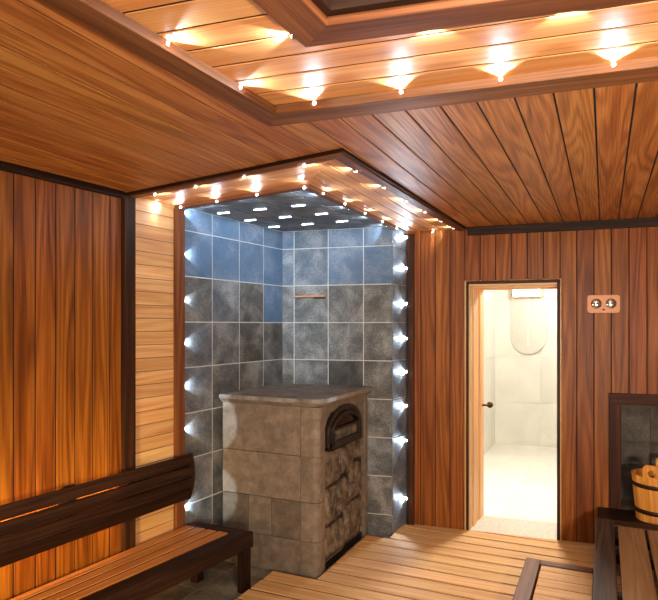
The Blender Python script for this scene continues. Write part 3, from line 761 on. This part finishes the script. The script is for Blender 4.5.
for y_ in (yF-.075, 1.75, yN+.02):
    for side in (0, 1):
        mb = MB(); x_ = fx_(y_)-.062 if side == 0 else bx_(y_)+.03
        mb.prism([(x_, y_, FL), (x_+.055, y_, FL), (x_+.055, y_+.07, FL), (x_, y_+.07, FL)], Z*(BZ-.1-FL), Z, M['bench']); bpart(mb, 'leg', .004)
# backrest: four slats on a curve
br_prof = [(.058, .497), (.088, .575), (.100, .652), (.096, .728), (.078, .803)]     # off the wall, height
def brp(y, o_, z): p = LP(y, z, o_); return p
sl_mb = MB(); y0_, y1_ = .7, 3.135
bk = MB()
for k in range(4):
    (o0, z0), (o1, z1) = br_prof[k], br_prof[k+1]
    g_ = .0045; d = V((o1-o0, z1-z0)).normalized(); o0 += d.x*g_; z0 += d.y*g_; o1 -= d.x*g_; z1 -= d.y*g_
    nrm = (d.y, -d.x)
    a = [brp(y0_, o0, z0), brp(y0_, o1, z1), brp(y0_, o1-nrm[0]*.022, z1-nrm[1]*.022), brp(y0_, o0-nrm[0]*.022, z0-nrm[1]*.022)]
    ext = brp(y1_, 0, 0)-brp(y0_, 0, 0)
    sl_mb.prism(a, ext, ext, M['bench'], (R.uniform(.3, .8), .5))
bk_o = bpart(sl_mb, 'backrest', .004)
for y_ in (y1_-.028, 2.60, 2.20, 1.5, .9):
    mb = MB(); pts = [brp(y_, o-.021-.0, z) for o, z in br_prof]
    endc = (y_ > 3)
    q = [brp(y_, o-.020+(.021 if endc else 0), z) for o, z in br_prof]+[brp(y_, .008, br_prof[-1][1]-.03), brp(y_, .008, br_prof[0][1]+.02)]
    mb.prism(q, LD*.028 if endc else LD*.06, Z, M['bench'], (.3, .5)); bpart(mb, 'backrest_bracket', .002, bk_o)
# warm light strip behind the backrest
mb = MB(); a = LP(.8, .60, .001); b = LP(2.58, .60, .001)
mb.prism([a, b, b+LN*.010, a+LN*.010], Z*.014, LD, M['strip']); bpart(mb, 'light_strip')['label'] = 'warm light strip behind the backrest'
def area(name, loc, aim, sx_, sy_, e, col, parent=None, up=None, spread=180):
    d = bpy.data.lights.new(name, 'AREA'); d.shape = 'RECTANGLE'; d.size = sx_; d.size_y = sy_; d.energy = e; d.color = col; d.spread = math.radians(spread)
    o = bpy.data.objects.new(name, d); C.objects.link(o)
    az = -V(aim).normalized(); ax = V(up or (1, 0, 0)); ax = (ax-az*ax.dot(az)).normalized(); ay = az.cross(ax)
    m = Matrix((ax, ay, az)).transposed().to_4x4(); m.translation = V(loc); o.matrix_world = m
    return o
area('backrest_light_up', LP(1.7, .66, .03), V((0, 0, 1))-LN*.25, 1.8, .03, 3.5, (1., .55, .18), up=LD)
area('backrest_light_down', LP(1.7, .58, .03), V((0, 0, -1))-LN*.25, 1.8, .03, 2.5, (1., .50, .16), up=LD)

# ------------------------------------------------------------------ right bench
RZ = .31
RB = empty('bench', (.45, 2.7, FL), 'slatted bench with dark frame at the right, below the stone recess', 'bench')
rinv = Matrix.Translation(-RB.location)
def rpart(mb, name, bevel=0.):
    mb.v = [tuple(rinv @ V(p)) for p in mb.v]; return mb.build(name, RB, bevel)
rx0, rx1, ry0, ry1, rw = -.052, 1.05, 1.0, 4.48, .112
mb = MB(); mb.cbox((rx0, ry0, RZ-.1), (rx0+rw, ry1, RZ), M['railgrey'], (0, 1, 0), (.95, .5)); rpart(mb, 'side_rail', .006)
mb = MB(); mb.cbox((rx1-rw, ry0, RZ-.1), (rx1, ry1, RZ), M['railgrey'], (0, 1, 0)); rpart(mb, 'side_rail', .006)
mb = MB(); mb.cbox((rx0+rw, ry1-.12, RZ-.1), (rx1-rw, ry1, RZ-.0005), M['railgrey'], (1, 0, 0)); rpart(mb, 'end_rail', .006)
mb = MB(); mb.cbox((rx0+rw, ry0, RZ-.1), (rx1-rw, ry0+.12, RZ-.0005), M['railgrey'], (1, 0, 0)); rpart(mb, 'end_rail', .006)
mb = MB(); n_ = 5; wd = (rx1-rx0-2*rw-.02)/n_
for k in range(n_):
    x0 = rx0+rw+.012+wd*k
    mb.cbox((x0+.010, ry0+.12, RZ-.028), (x0+wd-.008, ry1-.122, RZ-.002), M['slatgrey'], (0, 1, 0), (R.uniform(.35, .75), R.random()))
rpart(mb, 'seat_slats', .003)
for y_ in (1.5, 2.4, 3.3, 4.0):
    mb = MB(); mb.cbox((rx0+rw, y_, RZ-.07), (rx1-rw, y_+.05, RZ-.029), M['railgrey'], (1, 0, 0)); rpart(mb, 'cross_bar', .002)
for x_ in (rx0+.02, rx1-.09):
    for y_ in (ry0+.03, 2.7, ry1-.10):
        mb = MB(); mb.cbox((x_, y_, 0.0005), (x_+.07, y_+.07, RZ-.1), M['railgrey'], Z); rpart(mb, 'leg', .003)

# ------------------------------------------------------------------ low step in front of it
GZ = .10
SPt = empty('step', (-.26, 3.3, 0), 'low slatted step with brown frame on the deck beside the right bench', 'step')
tinv = Matrix.Translation(-SPt.location)
def tpart(mb, name, bevel=0.):
    mb.v = [tuple(tinv @ V(p)) for p in mb.v]; return mb.build(name, SPt, bevel)
sx0, sx1, sy0, sy1, sw = -.468, -.062, 2.2, 4.10, .092
mb = MB(); mb.cbox((sx0, sy0, GZ-.055), (sx0+sw, sy1, GZ), M['frame'], (0, 1, 0), (.1, .5)); tpart(mb, 'side_rail', .005)
mb = MB(); mb.cbox((sx0+sw, sy1-.075, GZ-.055), (sx1, sy1, GZ-.0005), M['frame'], (1, 0, 0), (.1, .5)); tpart(mb, 'end_rail', .005)
mb = MB(); mb.cbox((sx0+sw, sy0, GZ-.055), (sx1, sy0+.075, GZ-.0005), M['frame'], (1, 0, 0), (.1, .5)); tpart(mb, 'end_rail', .005)
mb = MB(); y_ = sy0+.082
while y_ < sy1-.17: mb.cbox((sx0+sw+.010, y_, GZ-.03), (sx1, y_+.108, GZ-.006), M['deck'], (1, 0, 0)); y_ += .1185
mb.cbox((sx0+sw+.010, y_, GZ-.03), (sx1, sy1-.082, GZ-.006), M['deck'], (1, 0, 0))
tpart(mb, 'slats', .002)
for x_ in (sx0+.01, sx1-.07):
    for y_ in (sy0+.02, sy1-.09):
        mb = MB(); mb.cbox((x_, y_, .0005), (x_+.06, y_+.06, GZ-.031 if x_ > -.2 else GZ-.055), M['bench'], Z); tpart(mb, 'leg')

# ------------------------------------------------------------------ bucket
BK = empty('sauna_bucket', (.345, 4.70, .2855), 'round wooden stave bucket with dark hoops on the dark ledge', 'bucket')
BK.rotation_euler = (0, 0, math.radians(0))
nb_, r0, r1, bh = 22, .142, .172, .315
mb = MB(); ear_a = math.radians(-108)
for k in range(nb_):
    t0 = ear_a+2*PI*(k-.5)/nb_+.006; t1 = ear_a+2*PI*(k+.5)/nb_-.006
    vr = (R.uniform(.3, .7), R.random()); off = (R.uniform(0, 50), R.uniform(0, 50))
    z1 = bh
    def ring(r, z): return [V((r*math.cos(t), r*math.sin(t), z)) for t in (t0, t1)]
    A, B, Ci, Di = ring(r0, 0), ring(r1, z1), ring(r0-.018, 0), ring(r1-.018, z1)
    q = [A[0], A[1], B[1], B[0]]; S = lambda q: [(p.z+off[0], math.atan2(p.y, p.x)*.15+off[1]) for p in q]
    w0 = t1-t0
    for q in ([A[0], A[1], B[1], B[0]], [Ci[1], Ci[0], Di[0], Di[1]], [B[0], B[1], Di[1], Di[0]], [A[1], A[0], Ci[0], Ci[1]], [A[0], B[0], Di[0], Ci[0]], [A[1], Ci[1], Di[1], B[1]]):
        u = [(p.z+off[0], ((math.atan2(p.y, p.x)-t0+PI) % (2*PI)-PI)*.16+off[1]) for p in q]
        mb.face(q, M['bucket'], u, vr)
mb.lathe([(0, .02), (r0-.01, .02), (r0-.01, .0), (0, .0)][::-1], M['bucket'], seg=32, smooth=False)
mb.build('staves', BK)
for z, t_ in ((.235, .028), (.055, .03)):
    mb = MB(); ra = r0+(r1-r0)*z/bh; rb = r0+(r1-r0)*(z+t_)/bh
    mb.lathe([(ra-.002, z), (ra+.004, z), (rb+.004, z+t_), (rb-.002, z+t_)], M['hoop'], seg=40); mb.build('hoop', BK)
for a in (ear_a, ear_a+PI):          # two raised ears with a round hole
    mb = MB(); ca, sa = math.cos(a), math.sin(a); rd = V((ca, sa, 0)); td = V((-sa, ca, 0))
    w = .056; zt = bh+.088; hz_, hr = bh+.030, .026
    outl = [];  n = 24
    for k in range(n):
        t = 2*PI*k/n; dx, dz = math.cos(t), math.sin(t)
        s_ = min(w/abs(dx) if abs(dx) > 1e-6 else 9, ((zt-hz_) if dz > 0 else (hz_-bh+.03))/abs(dz) if abs(dz) > 1e-6 else 9)
        x, z = dx*s_, hz_+dz*s_
        if dz > 0: # soften shoulders
            L_ = math.hypot(x, z-hz_); lim = .068; 
            if L_ > lim: x *= lim/L_*1.0; z = hz_+(z-hz_)*lim/L_
        outl.append((x, z))
    def PT(x, z, dep): return rd*(r1-.004+.07*(z-bh)*1.2-dep)+td*x+Z*z
    vr = (.6, .5)
    inn = [(hr*math.cos(2*PI*k/n), hz_+hr*math.sin(2*PI*k/n)) for k in range(n)]
    for k in range(n):
        j = (k+1) % n
        for q in ([PT(*outl[k], 0), PT(*outl[j], 0), PT(*inn[j], 0), PT(*inn[k], 0)], [PT(*outl[j], .018), PT(*outl[k], .018), PT(*inn[k], .018), PT(*inn[j], .018)],
                  [PT(*outl[j], 0), PT(*outl[k], 0), PT(*outl[k], .018), PT(*outl[j], .018)], [PT(*inn[k], 0), PT(*inn[j], 0), PT(*inn[j], .018), PT(*inn[k], .018)]):
            mb.face(q, M['bucket'], [(p.z+5, p.dot(td)+3) for p in q], vr)
    mb.build('ear', BK)

# ------------------------------------------------------------------ unseen walls of the room
mb = MB(); panel(mb, [(FL, -.8), (FL, bw(1.75)), (H, bw(1.75)), (H, -.8)], (1.762, 0, 0), Z, (0, 1, 0), (-1, 0, 0), .115, .004, .012, M['wallback'])
struct(mb.build('wall_right'), 'right sauna wall of vertical brown boards', 'wall')
mb = MB(); panel(mb, [(FL, lw(-.8)), (FL, 1.76), (H, 1.76), (H, lw(-.8))], (0, -.812, 0), Z, (1, 0, 0), (0, 1, 0), .115, .004, .012, M['wall'])
struct(mb.build('wall_rear'), 'sauna wall of vertical brown boards behind the viewer', 'wall')

# ------------------------------------------------------------------ light
WARM = (1., .89, .73)
area('washroom_ceiling_lamp', (-.60, 6.15, 2.40), (0, -.7, -1), .35, .3, 78, (1., .97, .91))
area('washroom_back_lamp', (-.3, 7.6, 2.40), (0, .9, -1), .6, .6, 34, (1., .98, .95))
area('coffer_fill', (-.1, .9, 2.52), (-.15, .25, -1), .7, .7, 44, WARM)  # unseen soft light added in the hollow to fill floor and benches
area('rear_high_fill', (.95, -.45, 1.25), (-.30, 1, .34), .5, .2, 46, WARM, spread=120)  # unseen light added behind the camera to brighten the ceiling
area('rear_left_fill', (-1.75, -.7, 1.0), (.3, 1, .5), 1.1, .15, 9, WARM)  # added general fill from behind the viewer, no visible source
sp_d = bpy.data.lights.new('left_wall_fill', 'SPOT'); sp_d.energy = 350; sp_d.color = (1., .72, .24); sp_d.spot_size = math.radians(40); sp_d.spot_blend = 1; sp_d.shadow_soft_size = .12  # unseen warm spot added for the glow low on the left wall
sp_o = bpy.data.objects.new('left_wall_fill', sp_d); C.objects.link(sp_o); sp_o.location = (-1.3, -.6, .75)
sp_o.rotation_euler = (V((-2.68, 1.75, .5))-V(sp_o.location)).to_track_quat('-Z', 'Y').to_euler()
w = bpy.data.worlds.new('world'); sc.world = w; w.use_nodes = True
w.node_tree.nodes['Background'].inputs[0].default_value = (.02, .018, .015, 1); w.node_tree.nodes['Background'].inputs[1].default_value = 1
vs = sc.view_settings; vs.view_transform = 'Standard'; vs.look = 'None'; vs.gamma = 1; vs.use_curve_mapping = False; vs.exposure = .75
sc.cycles.max_bounces = 10; sc.cycles.diffuse_bounces = 5; sc.cycles.transparent_max_bounces = 12
sc.cycles.use_denoising = True; sc.cycles.sample_clamp_indirect = 6
